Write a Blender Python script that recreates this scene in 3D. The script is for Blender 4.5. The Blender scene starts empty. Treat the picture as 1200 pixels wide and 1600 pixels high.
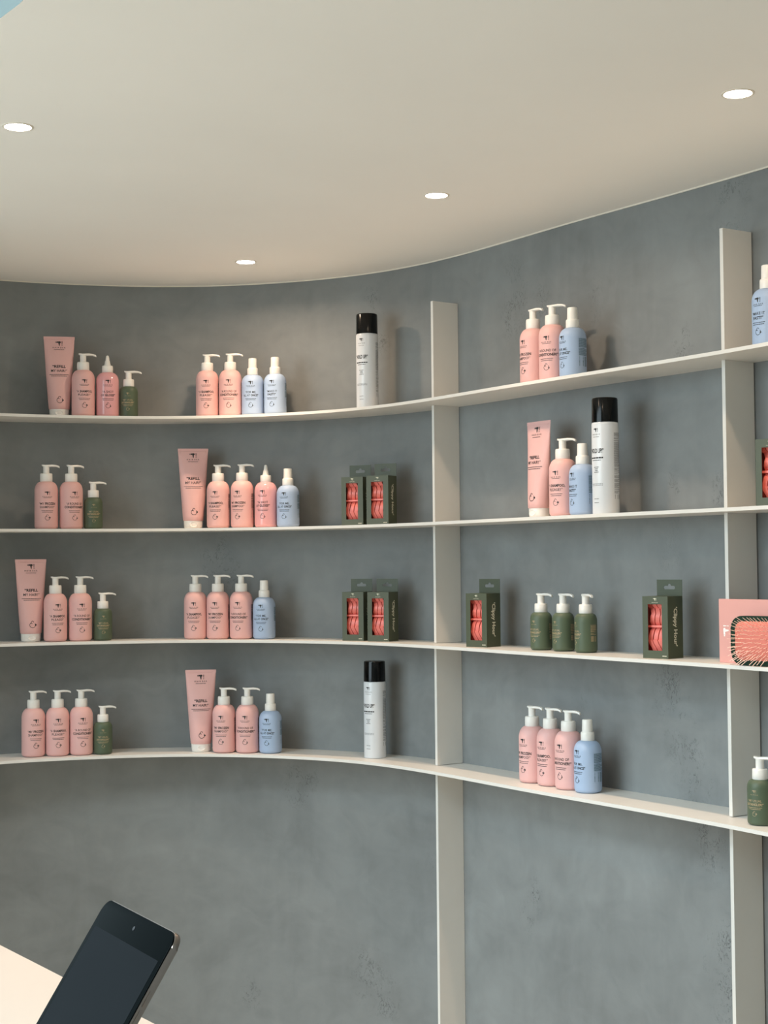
import bpy, bmesh, math, random
from mathutils import Vector, Matrix
random.seed(7)
PI = math.pi
SC = bpy.context.scene
COL = SC.collection

# ------------------------------------------------------------------ camera
CAM_Z = 1.58
cam_d = bpy.data.cameras.new('camera')
cam_d.sensor_fit = 'HORIZONTAL'
cam_d.sensor_width = 36.0
cam_d.lens = 36.0 * 2400.0 / 1200.0
cam_d.clip_start = 0.05
cam = bpy.data.objects.new('camera', cam_d)
COL.objects.link(cam)
PITCH, ROLL = 0.034718, 0.0092387
cam.matrix_world = (Matrix.Translation((0, 0, CAM_Z))
                    @ Matrix.Rotation(PI / 2 + PITCH, 4, 'X')
                    @ Matrix.Rotation(-ROLL, 4, 'Z'))
SC.camera = cam

# ------------------------------------------------------------------ world, light, exposure
world = bpy.data.worlds.new('daylight')
SC.world = world
world.use_nodes = True
bg = world.node_tree.nodes['Background']
bg.inputs['Color'].default_value = (0.72, 0.92, 1.0, 1)
bg.inputs['Strength'].default_value = 0.6

def area_light(name, loc, target, sx, sy, power, color):
    d = bpy.data.lights.new(name, 'AREA')
    d.shape = 'RECTANGLE'; d.size = sx; d.size_y = sy
    d.energy = power; d.color = color
    o = bpy.data.objects.new(name, d); COL.objects.link(o)
    o.location = loc
    o.rotation_euler = (Vector(target) - Vector(loc)).to_track_quat('-Z', 'Y').to_euler()
    return o

# daylight through the glazed shop front on the left
area_light('shopfront_daylight', (-3.7, 1.0, 2.2), (0.0, 2.7, 1.2), 3.2, 2.6, 108.0, (0.76, 0.92, 1.0))
# daylight falling through the round opening in the ceiling
area_light('skylight', (-2.0, 1.2, 3.95), (-1.2, 1.7, 0.0), 2.4, 2.4, 235.0, (0.77, 0.92, 1.0))

vs = SC.view_settings
vs.view_transform = 'Standard'
vs.look = 'None'
vs.exposure = 0.07
vs.gamma = 1.0
vs.use_curve_mapping = False

# ------------------------------------------------------------------ materials
def srgb(r, g, b):
    def f(c):
        c /= 255.0
        return c / 12.92 if c <= 0.04045 else ((c + 0.055) / 1.055) ** 2.4
    return (f(r), f(g), f(b), 1.0)

MATS = {}
def mat(name, col, rough=0.5, spec=0.5, metal=0.0, noise=0.0, nscale=60.0, bump=0.0, coat=0.0):
    m = bpy.data.materials.new(name); m.use_nodes = True
    nt = m.node_tree; b = nt.nodes['Principled BSDF']
    b.inputs['Base Color'].default_value = col
    b.inputs['Roughness'].default_value = rough
    b.inputs['Specular IOR Level'].default_value = spec
    b.inputs['Metallic'].default_value = metal
    b.inputs['Coat Weight'].default_value = coat
    tc = nt.nodes.new('ShaderNodeTexCoord')
    nz = nt.nodes.new('ShaderNodeTexNoise')
    nz.inputs['Scale'].default_value = nscale
    nz.inputs['Detail'].default_value = 4
    nt.links.new(tc.outputs['Object'], nz.inputs['Vector'])
    mx = nt.nodes.new('ShaderNodeMix'); mx.data_type = 'RGBA'
    k = max(noise, 0.015)
    mx.inputs['A'].default_value = tuple(c * (1 - k) for c in col[:3]) + (1,)
    mx.inputs['B'].default_value = tuple(min(1, c * (1 + k)) for c in col[:3]) + (1,)
    nt.links.new(nz.outputs['Fac'], mx.inputs['Factor'])
    nt.links.new(mx.outputs['Result'], b.inputs['Base Color'])
    if bump:
        bp = nt.nodes.new('ShaderNodeBump'); bp.inputs['Strength'].default_value = bump
        bp.inputs['Distance'].default_value = 0.001
        nt.links.new(nz.outputs['Fac'], bp.inputs['Height'])
        nt.links.new(bp.outputs['Normal'], b.inputs['Normal'])
    MATS[name] = m
    return m

mat('pink', srgb(229, 182, 178), 0.48, 0.4)
mat('pink_gloss', srgb(230, 170, 172), 0.16, 0.5)
mat('blue', srgb(164, 186, 215), 0.5, 0.4)
mat('green', srgb(82, 96, 76), 0.45, 0.4)
mat('white_plastic', srgb(240, 238, 232), 0.32, 0.5)
mat('black_gloss', srgb(5, 6, 6), 0.15, 0.3)
mat('can_white', srgb(222, 226, 230), 0.2, 0.5)
mat('ink', srgb(50, 51, 52), 0.6, 0.3)
mat('gold_ink', srgb(176, 156, 122), 0.5, 0.4)
mat('cream_ink', srgb(226, 222, 200), 0.5, 0.4)
mat('teal_ink', srgb(64, 96, 104), 0.6, 0.3)
mat('grey_ink', srgb(120, 126, 130), 0.6, 0.3)
mat('box_green', srgb(74, 80, 58), 0.42, 0.4, noise=0.03, nscale=400)
mat('box_inside', srgb(206, 104, 96), 0.7, 0.2)
mat('clip_red', srgb(236, 122, 110), 0.35, 0.5)
mat('box_pink', srgb(224, 166, 158), 0.55, 0.3)
mat('brush_green', srgb(26, 50, 38), 0.55, 0.15)
mat('cushion', srgb(218, 126, 110), 0.5, 0.4)
mat('bristle', srgb(255, 226, 212), 0.4, 0.5)
mat('white_ink', srgb(245, 243, 238), 0.5, 0.3)
mat('steel', srgb(228, 226, 220), 0.38, 0.45, noise=0.02, nscale=30)
mat('counter_white', srgb(232, 216, 201), 0.25, 0.5, noise=0.01, nscale=4)
mat('counter_body', srgb(226, 222, 214), 0.5, 0.4)
mat('tablet_glass', srgb(8, 13, 14), 0.15, 0.03)
mat('tablet_screen', srgb(26, 29, 32), 0.3, 0.04, noise=0.12, nscale=18)
mat('tablet_metal', srgb(158, 146, 138), 0.35, 0.5, metal=0.9)
mat('stand_metal', srgb(90, 90, 92), 0.35, 0.5, metal=0.8)
mat('lamp_rim', srgb(235, 228, 214), 0.4, 0.4)
mat('floor', srgb(226, 212, 194), 0.5, 0.4, noise=0.08, nscale=6)
mat('wall_paint', srgb(170, 166, 158), 0.8, 0.2)
mat('ceiling_paint', srgb(250, 247, 241), 0.85, 0.2, noise=0.03, nscale=3, bump=0.02)
mat('upper_ceiling', srgb(120, 132, 131), 0.9, 0.2)

def emission(name, col, strength):
    m = bpy.data.materials.new(name); m.use_nodes = True
    nt = m.node_tree; nt.nodes.clear()
    e = nt.nodes.new('ShaderNodeEmission'); e.inputs['Color'].default_value = col
    e.inputs['Strength'].default_value = strength
    o = nt.nodes.new('ShaderNodeOutputMaterial')
    nt.links.new(e.outputs[0], o.inputs[0])
    MATS[name] = m
emission('lamp_lens', (1.0, 0.9, 0.78, 1), 30.0)

def plaster():
    m = bpy.data.materials.new('plaster'); m.use_nodes = True
    nt = m.node_tree; N = nt.nodes; L = nt.links
    b = N['Principled BSDF']
    b.inputs['Roughness'].default_value = 0.55
    b.inputs['Specular IOR Level'].default_value = 0.3
    uv = N.new('ShaderNodeUVMap'); uv.uv_map = 'wall'
    def noise(scale, detail, rough, sx=1, sy=1, dist=0.0):
        mp = N.new('ShaderNodeMapping'); mp.inputs['Scale'].default_value = (sx, sy, 1)
        L.new(uv.outputs[0], mp.inputs['Vector'])
        n = N.new('ShaderNodeTexNoise'); n.inputs['Scale'].default_value = scale
        n.inputs['Detail'].default_value = detail; n.inputs['Roughness'].default_value = rough
        n.inputs['Distortion'].default_value = dist
        L.new(mp.outputs[0], n.inputs['Vector'])
        return n.outputs['Fac']
    def math_(op, a, c=None, clamp=False):
        n = N.new('ShaderNodeMath'); n.operation = op; n.use_clamp = clamp
        for i, v in enumerate((a, c)):
            if v is None: continue
            if isinstance(v, (int, float)): n.inputs[i].default_value = v
            else: L.new(v, n.inputs[i])
        return n.outputs[0]
    def ramp(v, lo, hi):
        n = N.new('ShaderNodeMapRange'); n.inputs['From Min'].default_value = lo
        n.inputs['From Max'].default_value = hi; L.new(v, n.inputs['Value'])
        return n.outputs[0]
    cloud = noise(2.6, 4, 0.55, 1, 1, 0.8)
    fine = noise(11, 5, 0.55, 1, 1.0, 1.5)
    streak_h = noise(6, 4, 0.6, 0.5, 1.6, 1.2)
    streak_v = noise(6, 4, 0.6, 1.8, 0.45, 0.9)
    t = math_('MULTIPLY', cloud, 0.48)
    t = math_('ADD', t, math_('MULTIPLY', fine, 0.22))
    t = math_('ADD', t, math_('MULTIPLY', streak_h, 0.12))
    t = math_('ADD', t, math_('MULTIPLY', streak_v, 0.18))
    t = ramp(t, 0.32, 0.68)
    mx = N.new('ShaderNodeMix'); mx.data_type = 'RGBA'
    mx.inputs['A'].default_value = srgb(118, 121, 121)
    mx.inputs['B'].default_value = srgb(148, 152, 152)
    L.new(t, mx.inputs['Factor'])
    # trowel chatter: short dark nicks gathered in patches (arc length, height, size)
    nick_n = noise(34, 4, 0.62, 1.5, 0.75, 2.2)
    nick = ramp(math_('ABSOLUTE', math_('SUBTRACT', nick_n, 0.47)), 0.024, 0.006)
    mask = None
    for (u, v, r) in NICKS:
        d = N.new('ShaderNodeVectorMath'); d.operation = 'DISTANCE'
        mp = N.new('ShaderNodeMapping'); mp.inputs['Scale'].default_value = (1.0, 0.55, 1)
        L.new(uv.outputs[0], mp.inputs['Vector'])
        L.new(mp.outputs[0], d.inputs[0]); d.inputs[1].default_value = (u, v * 0.55, 0)
        s = ramp(d.outputs['Value'], r, r * 0.2)
        mask = s if mask is None else math_('MAXIMUM', mask, s)
    edge = noise(20, 4, 0.7)
    mask = math_('MULTIPLY', mask, ramp(edge, 0.44, 0.56))
    sparse = ramp(noise(4, 2, 0.5), 0.70, 0.78)
    mask = math_('MAXIMUM', mask, math_('MULTIPLY', sparse, 0.3))
    nick = math_('MULTIPLY', nick, mask, clamp=True)
    mx2 = N.new('ShaderNodeMix'); mx2.data_type = 'RGBA'
    mx2.inputs['B'].default_value = srgb(72, 75, 76)
    L.new(mx.outputs['Result'], mx2.inputs['A'])
    L.new(math_('MULTIPLY', nick, 0.85), mx2.inputs['Factor'])
    L.new(mx2.outputs['Result'], b.inputs['Base Color'])
    hgt = math_('SUBTRACT', math_('MULTIPLY', math_('ADD', fine, cloud), 0.5), math_('MULTIPLY', nick, 0.6))
    bp = N.new('ShaderNodeBump'); bp.inputs['Strength'].default_value = 0.22
    bp.inputs['Distance'].default_value = 0.003
    L.new(hgt, bp.inputs['Height']); L.new(bp.outputs['Normal'], b.inputs['Normal'])
    rr = ramp(fine, 0.2, 0.8)
    L.new(math_('ADD', math_('MULTIPLY', rr, 0.2), 0.45), b.inputs['Roughness'])
    MATS['plaster'] = m

# ------------------------------------------------------------------ helpers
def mesh_obj(name, me, parent=None, m=None):
    o = bpy.data.objects.new(name, me)
    COL.objects.link(o)
    if m and not me.materials: me.materials.append(MATS[m])
    if parent: o.parent = parent
    return o

def to_mesh(bm, name, sharp=35):
    bmesh.ops.recalc_face_normals(bm, faces=bm.faces[:])
    me = bpy.data.meshes.new(name)
    bm.to_mesh(me); bm.free()
    for p in me.polygons: p.use_smooth = True
    me.set_sharp_from_angle(angle=math.radians(sharp))
    return me

def empty(name, loc, rz=0.0, label=None, cat=None, group=None):
    o = bpy.data.objects.new(name, None); COL.objects.link(o)
    o.empty_display_size = 0.02
    o.location = loc; o.rotation_euler = (0, 0, rz)
    if label: o['label'] = label
    if cat: o['category'] = cat
    if group: o['group'] = group
    return o

def lathe(profile, seg=36, name='lathe', sharp=35):
    """profile: (r, z) from bottom to top; closed at both ends"""
    bm = bmesh.new(); rings = []
    for r, z in profile:
        if r < 1e-6:
            rings.append([bm.verts.new((0, 0, z))])
        else:
            rings.append([bm.verts.new((r * math.cos(2 * PI * i / seg), r * math.sin(2 * PI * i / seg), z)) for i in range(seg)])
    for a, b in zip(rings, rings[1:]):
        for i in range(seg):
            j = (i + 1) % seg
            if len(a) == 1 and len(b) == 1: continue
            if len(a) == 1: bm.faces.new((a[0], b[j], b[i]))
            elif len(b) == 1: bm.faces.new((a[i], a[j], b[0]))
            else: bm.faces.new((a[i], a[j], b[j], b[i]))
    return to_mesh(bm, name, sharp)

def arc(cx, cz, rx, rz, a0, a1, n):
    return [(cx + rx * math.cos(math.radians(a0 + (a1 - a0) * i / n)), cz + rz * math.sin(math.radians(a0 + (a1 - a0) * i / n))) for i in range(n + 1)]

def add_box(bm, x0, x1, y0, y1, z0, z1, M=None):
    vs_ = [bm.verts.new(v) for v in ((x0, y0, z0), (x1, y0, z0), (x1, y1, z0), (x0, y1, z0), (x0, y0, z1), (x1, y0, z1), (x1, y1, z1), (x0, y1, z1))]
    for f in ((0, 3, 2, 1), (4, 5, 6, 7), (0, 1, 5, 4), (1, 2, 6, 5), (2, 3, 7, 6), (3, 0, 4, 7)):
        bm.faces.new([vs_[i] for i in f])
    if M is not None:
        for v in vs_: v.co = M @ v.co
    return vs_

def box_mesh(name, x0, x1, y0, y1, z0, z1, bevel=0.0, M=None):
    bm = bmesh.new(); add_box(bm, x0, x1, y0, y1, z0, z1)
    if bevel: bmesh.ops.bevel(bm, geom=bm.edges[:], offset=bevel, segments=2, profile=0.7, affect='EDGES')
    if M is not None: bm.transform(M)
    return to_mesh(bm, name)

def prism(name, pts, y0, y1, bevel=0.0, M=None):
    """polygon pts (x, z) extruded along y"""
    bm = bmesh.new()
    a = [bm.verts.new((x, y0, z)) for x, z in pts]; b = [bm.verts.new((x, y1, z)) for x, z in pts]
    n = len(pts)
    fa = bm.faces.new(a); fb = bm.faces.new(b[::-1])
    for i in range(n):
        j = (i + 1) % n
        bm.faces.new((a[j], a[i], b[i], b[j]))
    if bevel:
        es = [e for e in bm.edges if any(f in (fa, fb) for f in e.link_faces)]
        bmesh.ops.bevel(bm, geom=es, offset=bevel, segments=2, profile=0.7, affect='EDGES')
    if M is not None: bm.transform(M)
    return to_mesh(bm, name)

def rounded_rect(x0, x1, z0, z1, r, n=6):
    pts = []
    for cx, cz, a in ((x1 - r, z1 - r, 0), (x0 + r, z1 - r, 90), (x0 + r, z0 + r, 180), (x1 - r, z0 + r, 270)):
        pts += arc(cx, cz, r, r, a, a + 90, n)
    return pts

# ---- lettering: flat outlines collected in millimetre-like metres (x, z)
def text_polys(s, size, bold=0.0):
    cu = bpy.data.curves.new('t', 'FONT')
    cu.body = s; cu.size = size; cu.offset = bold; cu.resolution_u = 2
    cu.align_x = 'LEFT'
    ob = bpy.data.objects.new('t', cu)
    me = bpy.data.meshes.new_from_object(ob)
    vs_ = [(v.co.x, v.co.y) for v in me.vertices]
    fs = [tuple(p.vertices) for p in me.polygons]
    bpy.data.objects.remove(ob); bpy.data.curves.remove(cu); bpy.data.meshes.remove(me)
    return vs_, fs

class Print:
    def __init__(self): self.v = []; self.f = []
    def add(self, vs_, fs, dx=0, dz=0, sx=1, sz=1):
        o = len(self.v)
        self.v += [(x * sx + dx, z * sz + dz) for x, z in vs_]
        self.f += [tuple(i + o for i in f) for f in fs]
    def poly(self, pts): self.add(pts, [tuple(range(len(pts)))])
    def rect(self, x0, x1, z0, z1): self.poly([(x0, z0), (x1, z0), (x1, z1), (x0, z1)])
    def line(self, segs, cz, cap, width=None):
        """segs: [(string, bold)], centred on x=0 with cap height cap; width squeezes to a given width"""
        x = 0; parts = []
        size = cap / 0.70
        for s, bold in segs:
            lead = len(s) - len(s.lstrip(' '))
            x += lead * size * 0.26
            st = s.strip(' ')
            v, f = text_polys(st, size, cap * (0.042 if bold else 0.010))
            if not v: continue
            lo = min(a for a, _ in v); hi = max(a for a, _ in v)
            parts.append((v, f, x - lo)); x += hi - lo + size * 0.06
            x += (len(s) - len(s.rstrip(' '))) * size * 0.26
        k = (width / x) if width else 1.0
        for v, f, dx in parts:
            self.add([((a + dx) * k, b) for a, b in v], f, -x * k / 2, cz - cap / 2)
    def dashes(self, x0, x1, cz, h, rng, lo=0.0016, hi=0.005, gap=0.0008):
        x = x0
        while x < x1:
            w = min(rng.uniform(lo, hi), x1 - x)
            if w > 0.0006: self.rect(x, x + w, cz - h / 2, cz + h / 2)
            x += w + gap
    def logo(self, cx, cz, w):
        k = w / 20.0
        def P(*pts): self.poly([(cx + x * k, cz + z * k) for x, z in pts])
        P((-10, 2.2), (-8, 2.4), (-8, 5.6), (-10, 5.8))                         # dryer nozzle
        P((-7.2, 1.6), (-3, 2.4), (0.8, 2.4), (4.4, 1.4), (4.6, 5.8), (2, 6.8), (-3, 6.2), (-7.2, 6.0))  # barrel
        P((-2.4, 2.4), (2.4, 2.4), (1.7, -6.4), (-0.5, -6.4))                   # handle
        P((7.0, 6.6), (9.4, 6.6), (8.8, -1.6), (7.6, -1.6))                     # exclamation stroke
        P((7.5, -2.6), (8.9, -2.6), (8.9, -6.4), (7.5, -6.4))
    def ring(self, cx, cz, rx, rz, a0, a1, t, n=16):
        a = arc(cx, cz, rx, rz, a0, a1, n); b = arc(cx, cz, rx - t, rz - t, a0, a1, n)
        for i in range(n): self.poly([b[i], b[i + 1], a[i + 1], a[i]])
    def icon(self, cx, cz, s, dot):
        t = s * 0.06
        self.ring(cx, cz - s * .06, s * .42, s * .40, 120, 400, t, 20)
        self.ring(cx - s * .02, cz + s * .26, s * .2, s * .24, 10, 175, t, 8)
        self.ring(cx - s * .16, cz + .02 * s, s * .14, s * .2, 20, 150, t, 6)
        if dot == 'leaf':
            for k in range(3):
                self.poly([(cx + s * (.24 + .11 * k), cz - s * .16), (cx + s * (.31 + .11 * k), cz - s * .02), (cx + s * (.24 + .11 * k), cz + s * .14), (cx + s * (.19 + .11 * k), cz)])
        elif dot == 'dot':
            self.poly(arc(cx + s * .42, cz - s * .06, s * .12, s * .13, 0, 330, 8))
        else:
            self.ring(cx + s * .38, cz - s * .12, s * .12, s * .12, 0, 360, t, 8)
    def split(self, cuts):
        """separate prints by height: cuts = [(name, z_low)] from the top down"""
        out = {n: Print() for n, _ in cuts}
        for f in self.f:
            zc = sum(self.v[i][1] for i in f) / len(f)
            n = next(n for n, zl in cuts if zc >= zl)
            q = out[n]; q.add([self.v[i] for i in f], [tuple(range(len(f)))])
        return out
    def wrap_parts(self, surf, cuts, m):
        return [(n, q.wrap(surf, n, m)) for n, q in self.split(cuts).items() if q.v]
    def wrap(self, surf, name, m):
        me = bpy.data.meshes.new(name)
        me.from_pydata([surf(x, z) for x, z in self.v], [], self.f)
        me.update()
        me.materials.append(MATS[m])
        return me

def cyl(r):
    r2 = r + 0.00025
    return lambda x, z: (r2 * math.sin(x / r2), -r2 * math.cos(x / r2), z)

# ------------------------------------------------------------------ plan of the curved wall
FRONT = [(-1.1059, 4.055), (-1.0448, 4.1045), (-0.9786, 4.1403), (-0.9091, 4.1669), (-0.8378, 4.1891), (-0.7654, 4.2097), (-0.6916, 4.2265), (-0.6163, 4.2368), (-0.5394, 4.238), (-0.4614, 4.2293), (-0.3829, 4.212), (-0.3045, 4.1871), (-0.2267, 4.1556), (-0.1496, 4.1148), (-0.0738, 4.0606), (0.0, 3.9896), (0.0709, 3.9011), (0.1383, 3.8026), (0.202, 3.7025), (0.2624, 3.6076), (0.3201, 3.521), (0.3754, 3.4412), (0.4284, 3.3663), (0.4792, 3.2947), (0.5278, 3.2256), (0.5742, 3.1583), (0.6185, 3.0924), (0.6606, 3.0275), (0.7003, 2.963), (0.7377, 2.898), (0.7724, 2.8321), (0.8044, 2.7652), (0.834, 2.6983), (0.8616, 2.6328)]
def extend_plan():
    pts = list(FRONT)
    # to the left the wall keeps bending towards the viewer, then runs straight
    x, y = pts[0]; a = math.atan2(pts[0][1] - pts[1][1], pts[0][0] - pts[1][0])
    left = []; step = 0.05
    for k in range(17):
        if k < 12: a += step / 0.75
        x += step * math.cos(a); y += step * math.sin(a); left.append((x, y))
    x, y = pts[-1]; a = math.atan2(pts[-1][1] - pts[-2][1], pts[-1][0] - pts[-2][0])
    right = []
    for k in range(64):
        x += step * math.cos(a); y += step * math.sin(a); right.append((x, y))
    return left[::-1] + pts + right, len(left)
PLAN, N_LEFT = extend_plan()
for _ in range(2):
    PLAN = [PLAN[0]] + [((a[0] + 2 * b[0] + c[0]) / 4, (a[1] + 2 * b[1] + c[1]) / 4) for a, b, c in zip(PLAN, PLAN[1:], PLAN[2:])] + [PLAN[-1]]
def resample(pts, ds):
    out = [pts[0]]; need = ds
    # Catmull-Rom densify first
    dense = []
    for i in range(len(pts) - 1):
        p0 = pts[max(i - 1, 0)]; p1 = pts[i]; p2 = pts[i + 1]; p3 = pts[min(i + 2, len(pts) - 1)]
        for k in range(8):
            t = k / 8
            dense.append(tuple(0.5 * (2 * p1[j] + (p2[j] - p0[j]) * t + (2 * p0[j] - 5 * p1[j] + 4 * p2[j] - p3[j]) * t * t + (3 * p1[j] - p0[j] - 3 * p2[j] + p3[j]) * t ** 3) for j in (0, 1)))
    dense.append(pts[-1])
    acc = 0
    for a, b in zip(dense, dense[1:]):
        L = math.dist(a, b)
        while L > 0 and acc + L >= need:
            t = (need - acc) / L
            out.append((a[0] + (b[0] - a[0]) * t, a[1] + (b[1] - a[1]) * t)); need += ds
        acc += L
    return out
DS = 0.025
PLAN = resample(PLAN, DS)
def normals(pts):
    ns = []
    for i in range(len(pts)):
        a = pts[max(i - 1, 0)]; b = pts[min(i + 1, len(pts) - 1)]
        tx, ty = b[0] - a[0], b[1] - a[1]; l = math.hypot(tx, ty)
        ns.append((-ty / l, tx / l))          # away from the room
    return ns
NORM = normals(PLAN)
SHELF_D = 0.1571
def offs(i, d): return (PLAN[i][0] + NORM[i][0] * d, PLAN[i][1] + NORM[i][1] * d)
def nearest(x, y):
    return min(range(len(PLAN)), key=lambda i: (PLAN[i][0] - x) ** 2 + (PLAN[i][1] - y) ** 2)

SHELF_Z = {1: CAM_Z + 0.41782, 2: CAM_Z + 0.10725, 3: CAM_Z - 0.20056, 4: CAM_Z - 0.51218}
CEIL_Z = CAM_Z + 0.80773
POST_TOP = CAM_Z + 0.6801

def wall_uv(x, y, z): return (nearest(x, y) * DS, z)
# chatter marks: where the trowel skipped, given by a point on the shelf line and a height
NICKS = [wall_uv(a, b, c) + (r,) for a, b, c, r in (
    (0.202, 3.703, 2.240, 0.070), (0.245, 3.635, 2.205, 0.050), (0.183, 3.732, 2.189, 0.040), (0.489, 3.281, 1.299, 0.060),
    (0.509, 3.253, 1.232, 0.060), (0.528, 3.226, 1.166, 0.060), (0.533, 3.219, 1.113, 0.050), (0.551, 3.192, 0.995, 0.050),
    (0.561, 3.178, 0.964, 0.040), (0.583, 3.145, 0.778, 0.050), (0.570, 3.165, 0.733, 0.050), (0.574, 3.158, 0.688, 0.060),
    (0.583, 3.145, 0.632, 0.060), (0.214, 3.683, 0.734, 0.040), (0.226, 3.664, 0.777, 0.040), (-0.485, 4.233, 1.600, 0.050),
    (-0.469, 4.231, 1.563, 0.040), (-0.289, 4.181, 0.970, 0.050), (-0.273, 4.175, 0.997, 0.030), (-0.150, 4.115, 0.465, 0.060),
    (-0.096, 4.079, 0.408, 0.050), (0.601, 3.119, 2.358, 0.060), (0.320, 3.521, 1.222, 0.040), (0.280, 3.581, 1.186, 0.030),
    (0.523, 3.232, 2.051, 0.040), (-0.096, 4.079, 2.219, 0.040), (-0.112, 4.090, 2.310, 0.030), (-0.422, 4.222, 0.380, 0.030),
    (0.359, 3.465, 2.191, 0.040), (0.509, 3.253, 1.746, 0.030), (0.579, 3.152, 1.727, 0.030), (-0.477, 4.232, 2.122, 0.030),
    (-0.823, 4.193, 1.811, 0.030))]
plaster()

def strip_solid(name, i0, i1, d0, d1, z0, z1, m, sharp=40):
    """curved slab that follows the plan from offset d0 (room side) to d1"""
    bm = bmesh.new(); rows = []
    for i in range(i0, i1 + 1):
        a, b = offs(i, d0), offs(i, d1)
        rows.append([bm.verts.new((a[0], a[1], z0)), bm.verts.new((a[0], a[1], z1)), bm.verts.new((b[0], b[1], z1)), bm.verts.new((b[0], b[1], z0))])
    for p, q in zip(rows, rows[1:]):
        for k in range(4):
            j = (k + 1) % 4
            bm.faces.new((p[k], q[k], q[j], p[j]))
    bm.faces.new(rows[0]); bm.faces.new(rows[-1][::-1])
    me = to_mesh(bm, name, sharp)
    me.materials.append(MATS[m])
    return me

# ------------------------------------------------------------------ structure
N = len(PLAN)
wall = mesh_obj('wall_back', strip_solid('wall_back', 0, N - 1, SHELF_D, SHELF_D + 0.12, 0.0, CEIL_Z, 'plaster'))
wall['kind'] = 'structure'
uvl = wall.data.uv_layers.new(name='wall')
for p in wall.data.polygons:
    for li in p.loop_indices:
        v = wall.data.vertices[wall.data.loops[li].vertex_index]
        uvl.data[li].uv = ((v.index // 4) * DS, v.co.z)

def ceiling():
    # slab over the display wall with a round opening on the left
    pts = [offs(i, SHELF_D + 0.12) for i in range(0, N, 2)]
    pts += [(2.9, -1.6), (-0.6, -1.6)]
    cx, cy, R = -1.52, 1.49, 1.214
    for k in range(41):
        a = math.radians(-52 + k * (150) / 40)
        pts.append((cx + R * math.cos(a), cy + R * math.sin(a)))
    bm = bmesh.new()
    lo = [bm.verts.new((x, y, CEIL_Z)) for x, y in pts]
    hi = [bm.verts.new((x, y, CEIL_Z + 0.12)) for x, y in pts]
    n = len(pts)
    f1 = bm.faces.new(lo); f2 = bm.faces.new(hi[::-1])
    for i in range(n):
        j = (i + 1) % n
        bm.faces.new((lo[i], lo[j], hi[j], hi[i]))
    bmesh.ops.triangulate(bm, faces=[f1, f2])
    me = to_mesh(bm, 'ceiling')
    me.materials.append(MATS['ceiling_paint']); me.materials.append(MATS['upper_ceiling'])
    for p in me.polygons:
        if abs(p.normal.z) < 0.5: p.material_index = 1     # edge of the opening, rendered grey
    return me
o = mesh_obj('ceiling', ceiling(), None, 'ceiling_paint'); o['kind'] = 'structure'
o = mesh_obj('ceiling_upper', box_mesh('ceiling_upper', -4.2, 3.4, -2.2, 4.9, 4.0, 4.1), None, 'upper_ceiling'); o['kind'] = 'structure'
o = mesh_obj('floor', box_mesh('floor', -4.2, 3.4, -2.4, 5.2, -0.1, 0.0), None, 'floor'); o['kind'] = 'structure'
o = mesh_obj('wall_rear', box_mesh('wall_rear', -4.2, 3.4, -2.4, -2.3, 0.0, 4.0), None, 'wall_paint'); o['kind'] = 'structure'
o = mesh_obj('trim_1', strip_solid('trim_1', 0, N - 1, SHELF_D - 0.0025, SHELF_D, CEIL_Z - 0.003, CEIL_Z, 'lamp_rim')); o['kind'] = 'structure'

# ------------------------------------------------------------------ shelving
unit = empty('shelving_unit', (0.1, 3.9, 0.0), 0, 'off-white metal shelving of four curved shelves and two flat uprights on the grey wall', 'shelves')
UI = Matrix.Translation((-0.1, -3.9, 0.0))
I0, I1 = nearest(*FRONT[0]) - 18, nearest(*FRONT[-1]) + 14
SH_T = 0.0075
for k, lab in ((1, 'topmost curved shelf'), (2, 'second curved shelf from the top'), (3, 'third curved shelf from the top'), (4, 'lowest curved shelf')):
    me = strip_solid('shelf', I0, I1, 0.0, SHELF_D, SHELF_Z[k] - SH_T, SHELF_Z[k], 'steel')
    me.transform(UI)
    s = mesh_obj('shelf', me, unit); s['label'] = lab
POSTS = [((0.06916, 3.90349), (0.80701, 0.59053)), ((0.63108, 3.07328), (0.83698, 0.54724))]
POST_W, POST_T = 0.0824, 0.009
for (px, py), (nx, ny) in POSTS:
    bm = bmesh.new()
    back = Vector((px + nx * (SHELF_D - 0.005), py + ny * (SHELF_D - 0.005), 0))
    tan = Vector((ny, -nx, 0)); nrm = Vector((nx, ny, 0))
    edges = [POST_TOP] + [SHELF_Z[k] for k in (1, 2, 3, 4)] + [0.0]
    for a in range(5):
        z1 = POST_TOP if a == 0 else SHELF_Z[a] - SH_T - 0.0002
        z0 = SHELF_Z[a + 1] + 0.0012 if a < 4 else 0.0005
        c = [back - nrm * POST_W, back - nrm * POST_W + tan * POST_T, back + tan * POST_T, back]
        lo = [bm.verts.new((v.x, v.y, z0)) for v in c]; hi = [bm.verts.new((v.x, v.y, z1)) for v in c]
        bm.faces.new(lo[::-1]); bm.faces.new(hi)
        for i in range(4):
            j = (i + 1) % 4; bm.faces.new((lo[i], lo[j], hi[j], hi[i]))
    me = to_mesh(bm, 'upright'); me.transform(UI)
    mesh_obj('upright', me, unit, 'steel')

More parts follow.
